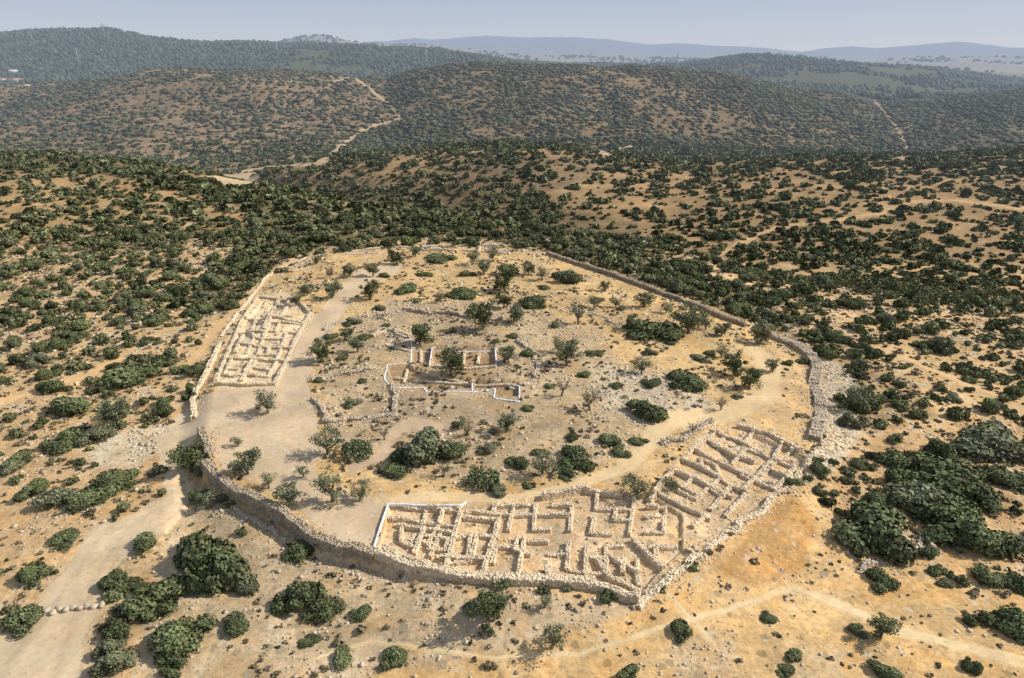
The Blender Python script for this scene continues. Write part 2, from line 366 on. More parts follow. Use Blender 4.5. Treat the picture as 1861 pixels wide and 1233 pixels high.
def attrs(px,py,x,y):
    wx,wy=warp(px,py,x,y);sx_,sy_=warp(px,py,x,y,.35)
    n=px.shape;col=np.empty(n+(3,));zi=np.full(n,-1)
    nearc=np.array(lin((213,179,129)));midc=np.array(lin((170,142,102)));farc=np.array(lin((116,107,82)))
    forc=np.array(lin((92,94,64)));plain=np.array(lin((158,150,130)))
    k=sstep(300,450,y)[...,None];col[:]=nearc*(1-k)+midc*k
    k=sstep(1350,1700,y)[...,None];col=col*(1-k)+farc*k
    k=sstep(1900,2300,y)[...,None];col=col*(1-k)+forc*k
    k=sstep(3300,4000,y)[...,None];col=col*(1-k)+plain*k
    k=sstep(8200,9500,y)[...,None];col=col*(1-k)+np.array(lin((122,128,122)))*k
    rock=np.full(n,.8)*(1-sstep(1400,2400,y));den=np.full(n,.68)
    nearm=(y<1700)
    for q,(poly,c,r,d) in enumerate(ZONES):
        a=np.array(poly)
        if q in (20,25,26,27): m=pip(sx_,sy_,poly)&nearm
        else: m=pip(wx,wy,poly)&nearm
        if a[:,1].min()>430: m&=(y<420)
        elif a[:,1].max()<340: m&=(y>600)
        col[m]=np.array(lin(c));rock[m]=r;den[m]=d;zi[m]=q
    return col,rock,den,zi
COL,ROCK,DEN,ZI=attrs(PX,PY,GX,GY)
def blur(A,n=2):
    for _ in range(n):
        B=A.copy();B[1:]+=A[:-1];B[:-1]+=A[1:];B[:,1:]+=A[:,:-1];B[:,:-1]+=A[:,1:]
        cnt=np.full(A.shape[:2],5.0);cnt[0]-=1;cnt[-1]-=1;cnt[:,0]-=1;cnt[:,-1]-=1
        A=B/(cnt[...,None] if A.ndim==3 else cnt)
    return A
COL=blur(COL,6);ROCK=blur(ROCK,5)
for (poly,dp) in PITS[:4]:      # darker brown floors in the pits
    m=(GY<320)&pip(GX,GY,poly);COL[m]=np.array(lin((176,148,111)));ROCK[m]=.35
v_=1+.18*fbm(GX/14,GY/14,3,61)[...,None]*np.ones(3)+.24*fbm(GX/3.,GY/3.,3,63)[...,None]*sstep(700,200,GY)[...,None]
COL=COL*v_
bd=np.sin(GZ*1.1+fbm(GX/60,GY/60,2,71)*5)
COL*=(1+.26*sstep(.2,.95,bd)*sstep(300,500,GY)*(1-sstep(1400,1900,GY)))[...,None]
COL*=(1+.24*fbm(GX/70,GY/70,3,79)*sstep(350,500,GY)*(1-sstep(1700,2300,GY)))[...,None]
d_site=(np.sqrt((GX/74)**2+((GY-186)/106)**2)-1)*80
bd2=np.sin((GZ+fbm(GX/12,GY/12,3,73)*.9)*6.5)
k=sstep(.45,.95,bd2)*sstep(4,14,d_site)*(1-sstep(330,450,GY))*sstep(-.25,.15,fbm(GX/18,GY/18,2,75))
COL=COL*(1-.5*k[...,None])+np.array(lin((224,206,172)))*.5*k[...,None];ROCK=np.clip(ROCK+.4*k,0,1)
def strokedist(wx,wy,st):
    best=np.full(wx.shape,9.)
    for (x1,y1,w1),(x2,y2,w2) in zip(st[:-1],st[1:]):
        W=max(w1,w2)*1.6
        bb=(wx>min(x1,x2)-W)&(wx<max(x1,x2)+W)&(wy>min(y1,y2)-W)&(wy<max(y1,y2)+W)
        if not bb.any(): continue
        X=wx[bb];Y=wy[bb];dx,dy=x2-x1,y2-y1
        t=np.clip(((X-x1)*dx+(Y-y1)*dy)/(dx*dx+dy*dy),0,1)
        d=np.hypot(X-x1-t*dx,Y-y1-t*dy)/((w1+(w2-w1)*t)/2)
        best[bb]=np.minimum(best[bb],d)
    return best
RID=np.full(PX.shape,-1)
sc_=np.clip((PY-95)/700,.02,1)
wx2=PX+fbm(GX/2.5,GY/2.5,2,81)*6*sc_;wy2=PY+fbm(GX/2.5,GY/2.5,2,82)*4*sc_
ROADM=np.zeros(PX.shape)
for i,(nm,sts,pls,c) in enumerate(ROADS):
    best=np.full(PX.shape,9.)
    for s in sts: best=np.minimum(best,strokedist(wx2,wy2,s))
    for pl in pls: best=np.where(pip(wx2,wy2,pl)&(GY<1300),0.,best)
    lim=(GY<420) if min(s[1] for st_ in sts for s in st_)>430 else (GY>250)
    best=np.where(lim&VIS,best,9.)
    m=best<1;RID[m&(RID<0)]=i
    k=sstep(1.2,.86,best)[...,None]
    rut=0
    if i==0: rut=-.10*np.exp(-((np.abs(best-.45)-.0)/.10)**2)
    cc=np.array(lin(c))*(1+(.14*fbm(GX/6,GY/6,4,90)+.06*fbm(GX/1.2,GY/1.2,2,94)+rut)[...,None])
    COL=COL*(1-k)+cc*k;ROCK=ROCK*(1-k[...,0])+.07*k[...,0];ROADM=np.maximum(ROADM,k[...,0])
idx=np.arange(NR*NCc).reshape(NR,NCc)
Q=np.stack([idx[:-1,:-1],idx[:-1,1:],idx[1:,1:],idx[1:,:-1]],-1)
V=np.stack([GX,GY,GZ],-1).reshape(-1,3)
ALB=.83
cf=np.clip(COL.reshape(-1,3)*ALB,0,.78)
g=mk('ground',V,[Q.reshape(-1,4)],M_ground,cf,smooth_=True,extra=ROCK.ravel());tag(g,kind='structure')
for i,(nm,sts,pls,c) in enumerate(ROADS):
    m=(RID==i);fm=m[:-1,:-1]&m[1:,:-1]&m[:-1,1:]&m[1:,1:]
    q=Q[fm]
    if len(q)<3: continue
    un,inv=np.unique(q.ravel(),return_inverse=True)
    vv=V[un].copy();vv[:,2]+=.03+.00003*vv[:,1]
    tag(mk(nm,vv,[inv.reshape(-1,4)],M_ground,cf[un],smooth_=True,extra=ROCK.ravel()[un]),kind='structure')
# ------------------------------------------------------------------ rubble walls
def resamp(P,step):
    P=np.asarray(P)[:,:2];d=np.r_[0,np.cumsum(np.hypot(*np.diff(P,axis=0).T))];n=max(3,int(d[-1]/step)+1)
    s=np.linspace(0,d[-1],n);return np.stack([np.interp(s,d,P[:,0]),np.interp(s,d,P[:,1])],1),s
def wallmesh(name,pix,w,hg,mat=None,parent=None,step=.32,ss=.36,spread=0,seed=0,wob=.25,rag=.35):
    P=PW(pix);P2,s=resamp(P,step);n=len(P2)
    T=np.gradient(P2,axis=0);T/=np.linalg.norm(T,axis=1)[:,None]+1e-9;Nn=np.stack([-T[:,1],T[:,0]],1)
    P2=P2+Nn*(vn(s/2.5,s*0+seed,5)*wob)[:,None]
    ang=np.arctan2(T[:,1],T[:,0])
    hh=hg*np.clip(.9+rag*vn(s/3.,s*0+seed*3.1,9)+.5*rag*vn(s/.9,s*0+seed,10),.12,1.5)
    zb=h(P2[:,0],P2[:,1])
    zl=h(P2[:,0]+Nn[:,0]*(w/2+.3),P2[:,1]+Nn[:,1]*(w/2+.3));zr=h(P2[:,0]-Nn[:,0]*(w/2+.3),P2[:,1]-Nn[:,1]*(w/2+.3))
    zlo=np.minimum(np.minimum(zl,zr),zb);zt=zb+hh*.9
    sec=[]
    for off,zz in ((w/2,zlo-.6),(w/2*.85,zt),(-w/2*.85,zt),(-w/2,zlo-.6)):
        sec.append(np.c_[P2+Nn*off,zz])
    CV=np.stack(sec,1).reshape(-1,3);qs=[]
    b=np.arange(n-1)*4
    for k in range(3): qs.append(np.stack([b+k,b+k+1,b+k+5,b+k+4],1))
    qs.append(np.array([[0,1,2,3],[4*n-1,4*n-2,4*n-3,4*n-4]]))
    CF=np.concatenate(qs);cc=np.repeat(rng.uniform(.68,.9,n),4)
    pos=[];sz=[];an=[]
    for sd,zz in ((1,zl),(-1,zr)):
        nc=int(np.ceil((hh+zb-zz).max()/(ss*.75)))
        for k in range(max(1,nc)):
            z=zz-.1+ss*.3+k*ss*.72;ok=z<zb+hh
            o=np.stack([P2[:,0]+sd*Nn[:,0]*(w/2*(1-.12*k/max(1,nc))-.04),P2[:,1]+sd*Nn[:,1]*(w/2*(1-.12*k/max(1,nc))-.04),z],1)[ok]
            o+=rng.normal(0,.035,o.shape);pos.append(o);sz.append(rng.uniform(.7,1.3,len(o))*ss);an.append(ang[ok])
    nt_=max(1,int(w/(ss*.8)))
    for k in range(nt_):
        off=(-.5+(k+.5)/nt_)*w*.9
        o=np.c_[P2+Nn*off,zb+hh*.92+rng.uniform(-.05,.05,n)];o+=rng.normal(0,.045,o.shape)
        keep=rng.random(n)<.85;o=o[keep];pos.append(o);sz.append(rng.uniform(.6,1.35,len(o))*ss);an.append(ang[keep])
    if spread>0:
        m=int(n*spread);j=rng.integers(0,n,m);off=rng.normal(0,w*.5+.7,m)
        x=P2[j,0]+Nn[j,0]*off;yv=P2[j,1]+Nn[j,1]*off
        pos.append(np.stack([x,yv,h(x,yv)+.06],1));sz.append(rng.uniform(.3,1.0,m)*ss);an.append(rng.uniform(0,6,m))
    SV,SF,SC=stones(np.concatenate(pos),np.concatenate(sz),.75,None,np.concatenate(an))
    return mk(name,np.concatenate([CV,SV]),[CF,SF+len(CV)],mat or M_stone,np.concatenate([cc,SC]),parent)
CW=[([(353,762),(350,735),(356,712),(372,688),(388,655),(400,628)],1.0,1.0,'low rubble city wall bordering the left ruin on its outer side',2),
 ([(402,612),(425,580),(448,552),(470,524),(486,503),(520,484),(562,468),(600,462)],.7,.5,'thin broken rubble wall curving up beyond the left ruin',2),
 ([(366,788),(376,808),(380,832),(370,850),(392,872),(432,897),(470,915),(512,938),(545,958),(572,984),(620,1000),(680,1012)],1.5,1.6,'tall curved grey stone wall below the dirt yard',2),
 ([(684,1012),(730,1028),(775,1040),(832,1054),(900,1060),(1000,1063),(1080,1070),(1160,1096)],1.0,1.4,'outer stone wall along the bottom of the lower ruin',1.2),
 ([(1165,1108),(1178,1090),(1215,1052),(1262,1018),(1300,988),(1345,955),(1402,912),(1452,866),(1474,824)],1.0,.35,'broken outer wall along the right ruin running up to the rubble bank',5),
 ([(1478,800),(1492,765),(1488,730),(1478,700),(1486,672),(1468,645),(1438,626),(1398,611)],2.7,1.4,'thick pale rubble wall bending around the right end of the site',9),
 ([(1355,594),(1310,578),(1250,553),(1190,531),(1130,508),(1070,488),(1035,476),(995,463)],1.4,1.45,'long straight rubble wall along the upper right edge of the site',2.5),
 ([(620,458),(690,452),(760,450),(830,447),(900,446),(965,452)],1.0,.6,'low rubble wall across the far end of the site',1.5)]
for i,(p_,w,hg,lb,sp) in enumerate(CW):
    tag(wallmesh('city_wall',p_,w,hg,M_stoneshade if i in (2,6) else M_stoneg if i==5 else M_stone,step=.32,ss=.36,spread=sp,seed=i,rag=.18 if i in (2,3,6) else .9 if i==4 else .45,wob=.6 if i==4 else .2),lb,'wall')
TW=[([(573,726),(583,742),(590,768),(640,763),(720,756),(722,720),(712,700)],.9,.6,'low angled field wall left of the grey soil heap below the central ruin'),
 ([(733,566),(790,570),(850,577),(912,582)],.8,.9,'short terrace wall beyond the central ruin'),
 ([(586,600),(640,578),(700,572),(735,567)],.8,.5,'loose stone line right of the yard track beyond the central ruin'),
 ([(675,612),(695,600),(745,615)],.8,.6,'stub of stone wall touching the upper left of the central ruin'),
 ([(940,620),(975,645),(975,690),(950,700)],.9,.5,'low stone line right of the central ruin'),
 ([(1205,810),(1235,800),(1290,765)],1.0,.6,'low stone kerb beside the path above the right ruin'),
 ([(560,690),(600,684),(650,676),(690,668)],.9,.5,'stone line left of the central ruin'),
 ([(1030,560),(1080,570),(1120,590),(1180,600)],.7,.3,'faint stone line on the dry grass beyond the mound'),
 ([(230,650),(290,618),(335,600)],.8,.4,'rough terrace line on the left slope beside the orange track'),
 ([(388,940),(430,925),(505,975)],.8,.4,'tumbled stone line outside the tall curved wall'),
 ([(1560,1040),(1605,1020),(1680,985),(1705,1010)],.7,.5,'curved field wall on the dry slope at lower right')]
for i,(p_,w,hg,lb) in enumerate(TW):
    tag(wallmesh('field_wall',p_,w,hg,M_stoneg,step=.45,ss=.4,spread=6,seed=20+i,rag=.8,wob=.7),lb,'wall')
def ruin(label,center,walls,white=(),w=.6,hg=.9,mat=None,auto=None):
    c=PW([center])[0];r=empty('excavated_ruin',tuple(c));tag(r,label,'ruin')
    bpy.context.view_layer.update()
    def off(o): o.parent=r;o.matrix_parent_inverse=r.matrix_world.inverted()
    L=[(l,1) for l in walls]
    if auto:            # connected rectangular small rooms of uneven size
        poly,da,db,la,lb,pa,pb=auto;xs=[q[0] for q in poly];ys_=[q[1] for q in poly]
        ox,oy=(min(xs)+max(xs))/2,(min(ys_)+max(ys_))/2
        ok=lambda q:bool(pip([q[0]],[q[1]],poly)[0]);E=[]
        # blocks of rooms, each block slightly turned and shifted
        nd={}
        for i in range(-20,21):
            for j in range(-20,21):
                bi,bj=i//3,j//3;rr=random.Random(bi*31+bj*17+5)
                sx,sy=rr.uniform(-.3,.3),rr.uniform(-.3,.3);ro=rr.uniform(-.10,.10)
                ii,jj=i+sx+ro*(j%3)+.12*math.sin(i*5.1),jj0 if False else j+sy-ro*(i%3)+.12*math.sin(j*3.7)
                nd[(i,j)]=(ox+ii*la*da[0]+jj*lb*db[0],oy+ii*la*da[1]+jj*lb*db[1])
        for i in range(-20,20):
            for j in range(-20,20):
                a=nd[(i,j)];pts=[]
                ra,rb=random.random()<pa,random.random()<pb
                if i%3==2: ra=ra and random.random()<.5
                if j%3==2: rb=rb and random.random()<.5
                b_,c_=nd[(i+1,j)],nd[(i,j+1)]
                if not ok(a): continue
                if ra and ok(b_): pts=[b_,a]
                if rb and ok(c_): pts=(pts or [a])+[c_]
                if len(pts)>1: E.append((pts,random.uniform(.6,1.0)))
        random.shuffle(E);L+=E
    for i,(l,f) in enumerate(L[:98]):
        l=[(a+random.uniform(-.8,.8),b+random.uniform(-.5,.5)) for a,b in l]
        off(wallmesh('room_wall',l,w*random.uniform(.85,1.2),hg*f*random.uniform(.8,1.15),mat,None,.26,.27,.7,seed=50+i*3,wob=.04,rag=.25))
    for l,nc in white:
        P=PW(l);P2,s=resamp(P,.26);z=np.maximum(h(P2[:,0],P2[:,1]),np.maximum(h(P2[:,0]+.4,P2[:,1]+.4),h(P2[:,0]-.4,P2[:,1]-.4)))
        T=np.gradient(P2,axis=0);an=np.arctan2(T[:,1],T[:,0])
        pos=np.concatenate([np.c_[P2,z+.07+.17*q] for q in range(nc)])
        SV,SF,SC=stones(pos,np.full(len(pos),.36),.5,rng.uniform(.85,1.03,len(pos)),np.tile(an,nc))
        off(mk('sandbag_edging',SV,[SF],M_white,SC))
    return r
ruin('large lower excavated ruin with many small stone rooms and a white corner line',(950,1000),[
 [(722,958),(770,966)],[(770,966),(752,1010)],[(800,972),(782,1018)],[(836,940),(826,975),(810,1036)],[(908,945),(895,990),(878,1042)],
 [(952,985),(940,1052)],[(836,945),(905,952)],[(770,966),(828,972)],[(893,996),(948,1000)],[(802,1018),(880,1022)],[(735,926),(835,930)],
 [(700,1000),(760,1026),(830,1042)],[(830,1044),(935,1052),(1080,1056)],[(1080,1012),(1108,1056)],[(1150,985),(1205,1035)],[(1105,1015),(1160,1046)],
 [(1108,1056),(1160,1080)],[(985,905),(1060,893),(1130,905)],[(740,985),(790,992)],[(855,975),(850,1018)]],
 white=[([(680,996),(690,965),(705,920),(770,922),(838,922),(846,916)],3)],w=.62,hg=.95,auto=(RU_LOW,(1,.05),(-.14,1),34,23,.66,.6))
ruin('right excavated ruin of parallel slanting stone walls below the path',(1330,860),[
 [(1300,785),(1360,812),(1400,838)],[(1340,778),(1395,790),(1455,822)],[(1285,802),(1340,836)],[(1265,822),(1320,850),(1372,875),(1405,882)],
 [(1248,842),(1300,868)],[(1232,862),(1290,888),(1330,908)],[(1212,880),(1265,905)],[(1196,900),(1250,928),(1290,948)],
 [(1300,786),(1262,815),(1240,842)],[(1225,856),(1180,915)],[(1352,822),(1330,848)],[(1402,842),(1350,893)],[(1372,782),(1350,812)],[(1420,808),(1402,842),(1440,842)]],w=.62,hg=.95,auto=(RU_RIGHT,(.9,.42),(-.75,.75),34,26,.55,.6))
ruin('long pale excavated ruin between the left city wall and the yard track',(470,620),[
 [(470,540),(440,582),(415,640),(392,694)],[(505,545),(478,600)],[(462,650),(440,694)],[(562,572),(540,620),(518,665),(500,698)],[(470,542),(530,545),(562,568)],
 [(445,580),(500,578),(552,590)],[(430,606),(484,606)],[(420,630),(470,632),(532,636)],[(408,655),(462,655),(520,660)],[(390,700),(440,703),(500,700)]],w=.75,hg=.8,auto=(RU_LEFT,(1,.04),(-.42,1),20,14,.68,.68))
ruin('central excavated ruin of pits outlined with white edging around a tree',(820,680),[
 [(748,670),(800,684),(858,695)],[(790,668),(850,672),(900,668)],[(860,696),(940,704)],[(720,690),(760,694),(850,700)],[(845,640),(840,665)],[(700,628),(745,640)],[(680,612),(710,600),(748,612)],[(810,645),(835,650)],[(765,640),(765,660)],[(870,645),(868,664)],[(740,674),(735,698)]],
 white=[([(704,628),(712,618),(748,618),(748,632),(785,633),(900,633),(902,668)],1),([(785,634),(780,666)],1),([(748,634),(746,660),(704,664),(698,690),(714,706),(770,705),(775,713),(858,713),(900,714),(897,724),(943,731),(944,703),(900,696)],1),([(858,696),(858,712)],1)],w=.55,hg=.6,mat=M_stone)
ruin('small far excavated ruin with white edging inside the upper end wall',(890,456),[
 [(840,456),(880,458),(925,462)],[(872,450),(870,462)],[(900,450),(900,462)],[(760,455),(830,458)]],white=[([(768,450),(800,452)],2),([(866,452),(925,458),(926,464)],2),([(625,462),(690,461)],2)],w=.8,hg=.7)
# ------------------------------------------------------------------ loose stones
def attrat(x,y,z):
    px,py,zc=proj(x,y,z);c,r,d,zi=attrs(px,py,x,y);return px,py,zc,r,d,zi
def roadat(x,y):
    r,c=gidx(x,y);return ROADM[r,c]
def scatter(n,Y0,Y1,um):
    y=np.sqrt(rng.uniform(Y0*Y0,Y1*Y1,n));x=rng.uniform(-um,um,n)*y;return x,y
x,y=scatter(360000,55,330,.97);z=h(x,y);px,py,zc,r,d,zi=attrat(x,y,z)
rr_,cc_=gidx(x,y);r=np.maximum(r,ROCK[rr_,cc_])
r=np.where((zi==IZ_LOW)|(zi==IZ_LEFT),.8,r)
cl=fbm(x/6,y/6,3,101)*.5+.5
ok=(rng.random(len(x))<(r**1.8)*(.06+2.0*np.clip(cl-.40,0,1)))&(roadat(x,y)<.4)&(px>-120)&(px<1990)&(py<1400)
x2,y2=scatter(90000,60,300,.62);z2=h(x2,y2);p2,q2,_=proj(x2,y2,z2);_,_,_,zi2=attrs(p2,q2,x2,y2)
o2=((zi2==18)|(zi2==17)|(zi2==23)|(zi2==19))&(rng.random(90000)<.85)&(roadat(x2,y2)<.4)
x,y,z=np.r_[x[ok],x2[o2]],np.r_[y[ok],y2[o2]],np.r_[z[ok],z2[o2]]
sz=rng.gamma(2.0,.12,len(x)).clip(.10,.9)*(.7+.0022*y)
SV,SF,SC=stones(np.c_[x,y,z+sz*.12],sz,.65,rng.uniform(.72,1.1,len(x)))
tag(mk('loose_stones',SV,[SF],M_stoneg,SC),'pale loose limestone rubble strewn over the slopes and mound','stones',kind='stuff')
print('stones',len(x))
bp=[(86,1112),(97,1115),(108,1109),(121,1111),(133,1107),(146,1108),(158,1104),(172,1105),(186,1101)]
W=PW(bp)
for i in range(len(W)):
    V0=ICO2*(1+rng.uniform(-.16,.16,(len(ICO2),1)))*np.array([random.uniform(.5,.75),random.uniform(.4,.55),random.uniform(.3,.48)])
    o=mk('boulder',V0+np.array([0,0,.25]),[ICF2],M_stoneg,np.full(len(V0),random.uniform(.75,1.0)));o.location=W[i];o.rotation_euler.z=random.uniform(0,3)
    tag(o,f"pale boulder in the row across the access road, number {i+1} from left",'boulder','boulders lined across the access road')
# ------------------------------------------------------------------ foliage
def lumpy(seed,nl,nleaf,ls,flat=.62,core=True):
    r=np.random.default_rng(seed);cs=[];rs=[]
    for k in range(nl):
        a=r.uniform(0,6.28);q=math.sqrt(r.uniform(0,1))*.68;rr=r.uniform(.22,.46)
        zc_=r.uniform(.25,.75)*(1-.5*q)
        cs.append((q*math.cos(a),q*math.sin(a),zc_*flat*1.5));rs.append(rr)
    cs=np.array(cs);rs=np.array(rs);j=r.choice(nl,nleaf,p=rs**2/np.sum(rs**2))
    d=r.normal(size=(nleaf,3));d/=np.linalg.norm(d,axis=1)[:,None];d[:,2]=np.where(d[:,2]<-.35,-d[:,2],d[:,2])
    P=cs[j]+d*rs[j][:,None]*r.uniform(.8,1.18,(nleaf,1))*np.array([1,1,flat*1.35])
    P[:,2]=np.maximum(P[:,2],.03)
    nrm=d+r.normal(0,.5,(nleaf,3));nrm/=np.linalg.norm(nrm,axis=1)[:,None]
    a=np.cross(nrm,r.normal(size=(nleaf,3)));a/=np.linalg.norm(a,axis=1)[:,None];b=np.cross(nrm,a)
    s=ls*r.uniform(.6,1.4,(nleaf,1));Vq=np.stack([P-a*s-b*s*.7,P+a*s-b*s*.6,P+a*s*.8+b*s*.8,P-a*s*.7+b*s],1)
    Fq=np.arange(nleaf*4).reshape(-1,4)
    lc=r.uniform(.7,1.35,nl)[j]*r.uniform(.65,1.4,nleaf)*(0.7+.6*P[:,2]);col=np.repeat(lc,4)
    V=Vq.reshape(-1,3);Fs=[Fq]
    if core:
        cv=[];cf_=[];o=len(V)
        for c,rr in zip(cs,rs):
            vv=ICO1*rr*.82*np.array([1,1,flat*1.35])+c;vv[:,2]=np.maximum(vv[:,2],-.15);cv.append(vv);cf_.append(ICF1+o);o+=len(vv)
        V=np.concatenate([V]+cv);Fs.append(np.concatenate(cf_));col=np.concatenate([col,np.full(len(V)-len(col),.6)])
    return V,Fs,col
def blob(seed,flat=.7,base=None):
    r=np.random.default_rng(seed);B,Fb=base or (ICO1,ICF1)
    V=B*(1+r.uniform(-.3,.22,(len(B),1)))*np.array([1,1,flat]);V[:,2]+=flat*.45
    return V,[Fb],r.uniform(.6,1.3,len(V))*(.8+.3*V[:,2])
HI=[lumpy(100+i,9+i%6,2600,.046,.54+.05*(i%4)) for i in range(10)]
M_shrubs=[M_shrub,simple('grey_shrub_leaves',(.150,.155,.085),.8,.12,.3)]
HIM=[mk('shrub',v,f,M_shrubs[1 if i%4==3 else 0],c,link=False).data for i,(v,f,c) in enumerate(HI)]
def merge(name,vars_,pos,scl,rot,mat,tint,label,cat_,kind='stuff'):
    vi=rng.integers(0,len(vars_),len(pos));Vs=[];F3=[];F4=[];Cs=[];o=0
    for k,(V,Fs,c) in enumerate(vars_):
        m=vi==k
        n=m.sum()
        if n==0: continue
        ca=np.cos(rot[m])[:,None];sa=np.sin(rot[m])[:,None]
        X=V[None,:,0]*scl[m,0:1];Y=V[None,:,1]*scl[m,1:2];Z=V[None,:,2]*scl[m,2:3]
        W=np.stack([X*ca-Y*sa,X*sa+Y*ca,Z],2)+pos[m][:,None,:]
        Vs.append(W.reshape(-1,3));Cs.append((c[None]*tint[m][:,None]).ravel())
        for f in Fs:
            ff=(f[None]+(o+len(V)*np.arange(n))[:,None,None]).reshape(-1,f.shape[1]);(F3 if f.shape[1]==3 else F4).append(ff)
        o+=n*len(V)
    fl=[np.concatenate(q) for q in (F3,F4) if q]
    Cg=np.concatenate(Cs);Cg=np.stack([Cg*(1+.10*(Cg>1.1)),Cg,Cg*(1+.12*(Cg>1.1))],1)
    return tag(mk(name,np.concatenate(Vs),fl,mat,Cg),label,cat_,kind=kind)
LM=[('the long left ruin',470,620),('the central white-edged ruin',820,675),('the large lower ruin',930,990),('the slanting right ruin',1330,860),('the dirt yard',500,790),
 ('the access road',200,980),('the thick right rubble wall',1480,700),('the far end wall',830,450),('the long upper-right wall',1200,530),('the boulder row',130,1110),
 ('the tall curved wall',520,945),('the orange left-slope track',200,660),('the pale valley field',420,325),('the facing-hill track',1480,404),('the lower-right footpath',1440,1070),
 ('the right scrub track',1700,680),('the angled field wall',640,760),('the inner site path',1190,790),('the terrace wall',820,573),('the parked white van',1168,444),('the lower-right curved field wall',1650,1000)]
REC=[]
def later(o,look,kind,px,py,cat_,group=None): REC.append((o,look,kind,px,py,cat_,group))
ORD=['first','second','third','fourth','fifth','sixth','seventh','eighth','ninth','tenth']
def label_all():
    by={}
    for r in REC:
        o,look,kind,px,py,c,g=r
        n,lx,ly=min(LM,key=lambda q:(q[1]-px)**2+((q[2]-py)*1.5)**2)
        dx,dy=px-lx,(py-ly)*1.3
        rel=('left of' if dx<0 else 'right of') if abs(dx)>abs(dy) else ('beyond' if dy<0 else 'in front of')
        by.setdefault(f'{look} {kind} {rel} {n}'.strip(),[]).append(r)
    for b,rs in by.items():
        rs.sort(key=lambda q:q[3])
        for i,r in enumerate(rs):
            l=b
            if len(rs)>1:
                l=b+(', leftmost there' if i==0 else ', rightmost there' if i==len(rs)-1 else f', {ORD[i] if i<10 else str(i+1)+"th"} from left')
            tag(r[0],l,r[5],r[6])
def sizeword(m,a,b,c): return 'small' if m<a else 'medium' if m<b else 'large' if m<c else 'very large'
SH=[(385,1035,150,.8),(345,1000,80,.8),(435,1060,70,.7),(300,1085,110,.7),(215,1060,76,.6),(332,1148,110,.6),(310,1195,80,.5),(430,1128,64,.5),(540,1085,96,.8),(585,1105,70,.6),(540,1000,60,.6),
(262,988,60,.55),(235,1105,55,.5),(1600,1050,60,.55),(1835,1130,100,.6),(1588,955,150,.6),(1665,905,120,.55),(1720,940,140,.55),(1790,975,120,.6),(1800,1045,66,.5),(1790,800,150,.5),(1700,855,150,.5),
(1640,835,80,.5),(1850,1062,60,.6),(1830,870,90,.5),(1765,890,100,.5),(1600,910,70,.5),(60,1045,66,.6),(45,1125,76,.6),(100,905,80,.5),(165,895,90,.5),(215,870,80,.5),(60,890,60,.5),(245,680,110,.45),(215,745,60,.6),(130,735,90,.5),
(110,800,90,.45),(40,830,60,.5),(180,790,60,.5),(120,975,60,.4),(655,1112,44,.5),(715,1195,56,.6),(625,1190,60,.4),(560,1160,40,.4),(1550,728,80,.6),(1542,768,44,.7),(1510,838,26,.6),(1542,858,30,.6),(1490,893,30,.6),(1540,870,30,.6),
(1760,1130,34,.7),(1715,1058,30,.6),(1605,1215,60,.5),(1440,1190,40,.5),(1560,1145,36,.5),(1425,1215,40,.4),
(775,812,100,.7),(738,825,60,.6),(815,822,60,.6),(1045,828,74,.5),(1245,690,86,.45),(1175,740,84,.55),(1182,695,40,.6),(1190,598,96,.5),(972,545,62,.5),(835,531,66,.4),(735,523,60,.35),(800,464,62,.35),(1180,640,30,.5),
(640,732,36,.5),(925,495,44,.7),(1030,508,48,.75),(1015,500,30,.8),(1395,1120,34,.5),(1290,640,26,.5),(1060,680,30,.5),(905,890,40,.5),(940,836,50,.5),(720,855,60,.4),(700,850,40,.4),(1110,800,50,.5),(1130,820,40,.5),
(660,612,30,.5),(640,585,34,.5),(600,610,30,.5),(690,560,26,.5),(770,497,30,.4),(850,497,28,.5),(990,520,30,.4),(1080,640,34,.4),(1150,590,34,.5),(960,640,34,.5),(1010,590,28,.5),(890,815,40,.5),(1160,800,34,.5),(870,560,24,.5),(1025,855,50,.4),
(900,620,20,.5),(960,880,24,.5),(580,690,24,.5),(1085,545,30,.4),(1270,650,34,.4),(1395,575,40,.6),(1430,660,24,.6),(1460,655,30,.6),(350,675,40,.7),(330,672,34,.7),(405,905,40,.5),(365,900,44,.6),
(700,590,22,.5),(760,545,24,.4),(820,600,22,.5),(930,610,26,.5),(1040,620,24,.5),(1120,700,26,.5),(1000,700,24,.4),(960,740,26,.5),(830,770,24,.4),(1040,790,30,.5),(980,820,28,.5),(620,650,26,.5),(660,690,24,.4),(1130,560,24,.5),(1220,620,28,.5),(1340,720,24,.4),(560,520,22,.5),(700,500,22,.5)]
allsh=[]
W=PW([(a[0],a[1]+a[2]*.12) for a in SH]);_,_,zc=proj(W[:,0],W[:,1],W[:,2])
for a,w,q in zip(SH,W,zc): allsh.append((w[0],w[1],w[2],a[2]*q/F/2*1.08,a[3]*1.45,a[0],a[1],1))
manual=np.array([(a[0],a[1],a[3]) for a in allsh])
def gen(n,Y0,Y1,um,rmin,rmax,cs,base=.75,amp=.9,bp=(1.3,2.8)):
    x,y=scatter(n,Y0,Y1,um);z=h(x,y);px,py,zc,r,d,zi=attrat(x,y,z)
    cl=np.clip(base+amp*fbm(x/cs,y/cs,3,201)+.4*fbm(x/(cs*4),y/(cs*4),2,207),.12,1.6)
    ok=(rng.random(n)<d*cl*.8)&(roadat(x,y)<.3)&(px>-110)&(px<1970)&visible(x,y,4)
    x,y,z,px,py=x[ok],y[ok],z[ok],px[ok],py[ok]
    rad=rmin+(rmax-rmin)*rng.beta(*bp,len(x))
    return x,y,z,rad,px,py
x,y,z,rad,px,py=gen(12500,60,345,1.0,.9,5.0,16)
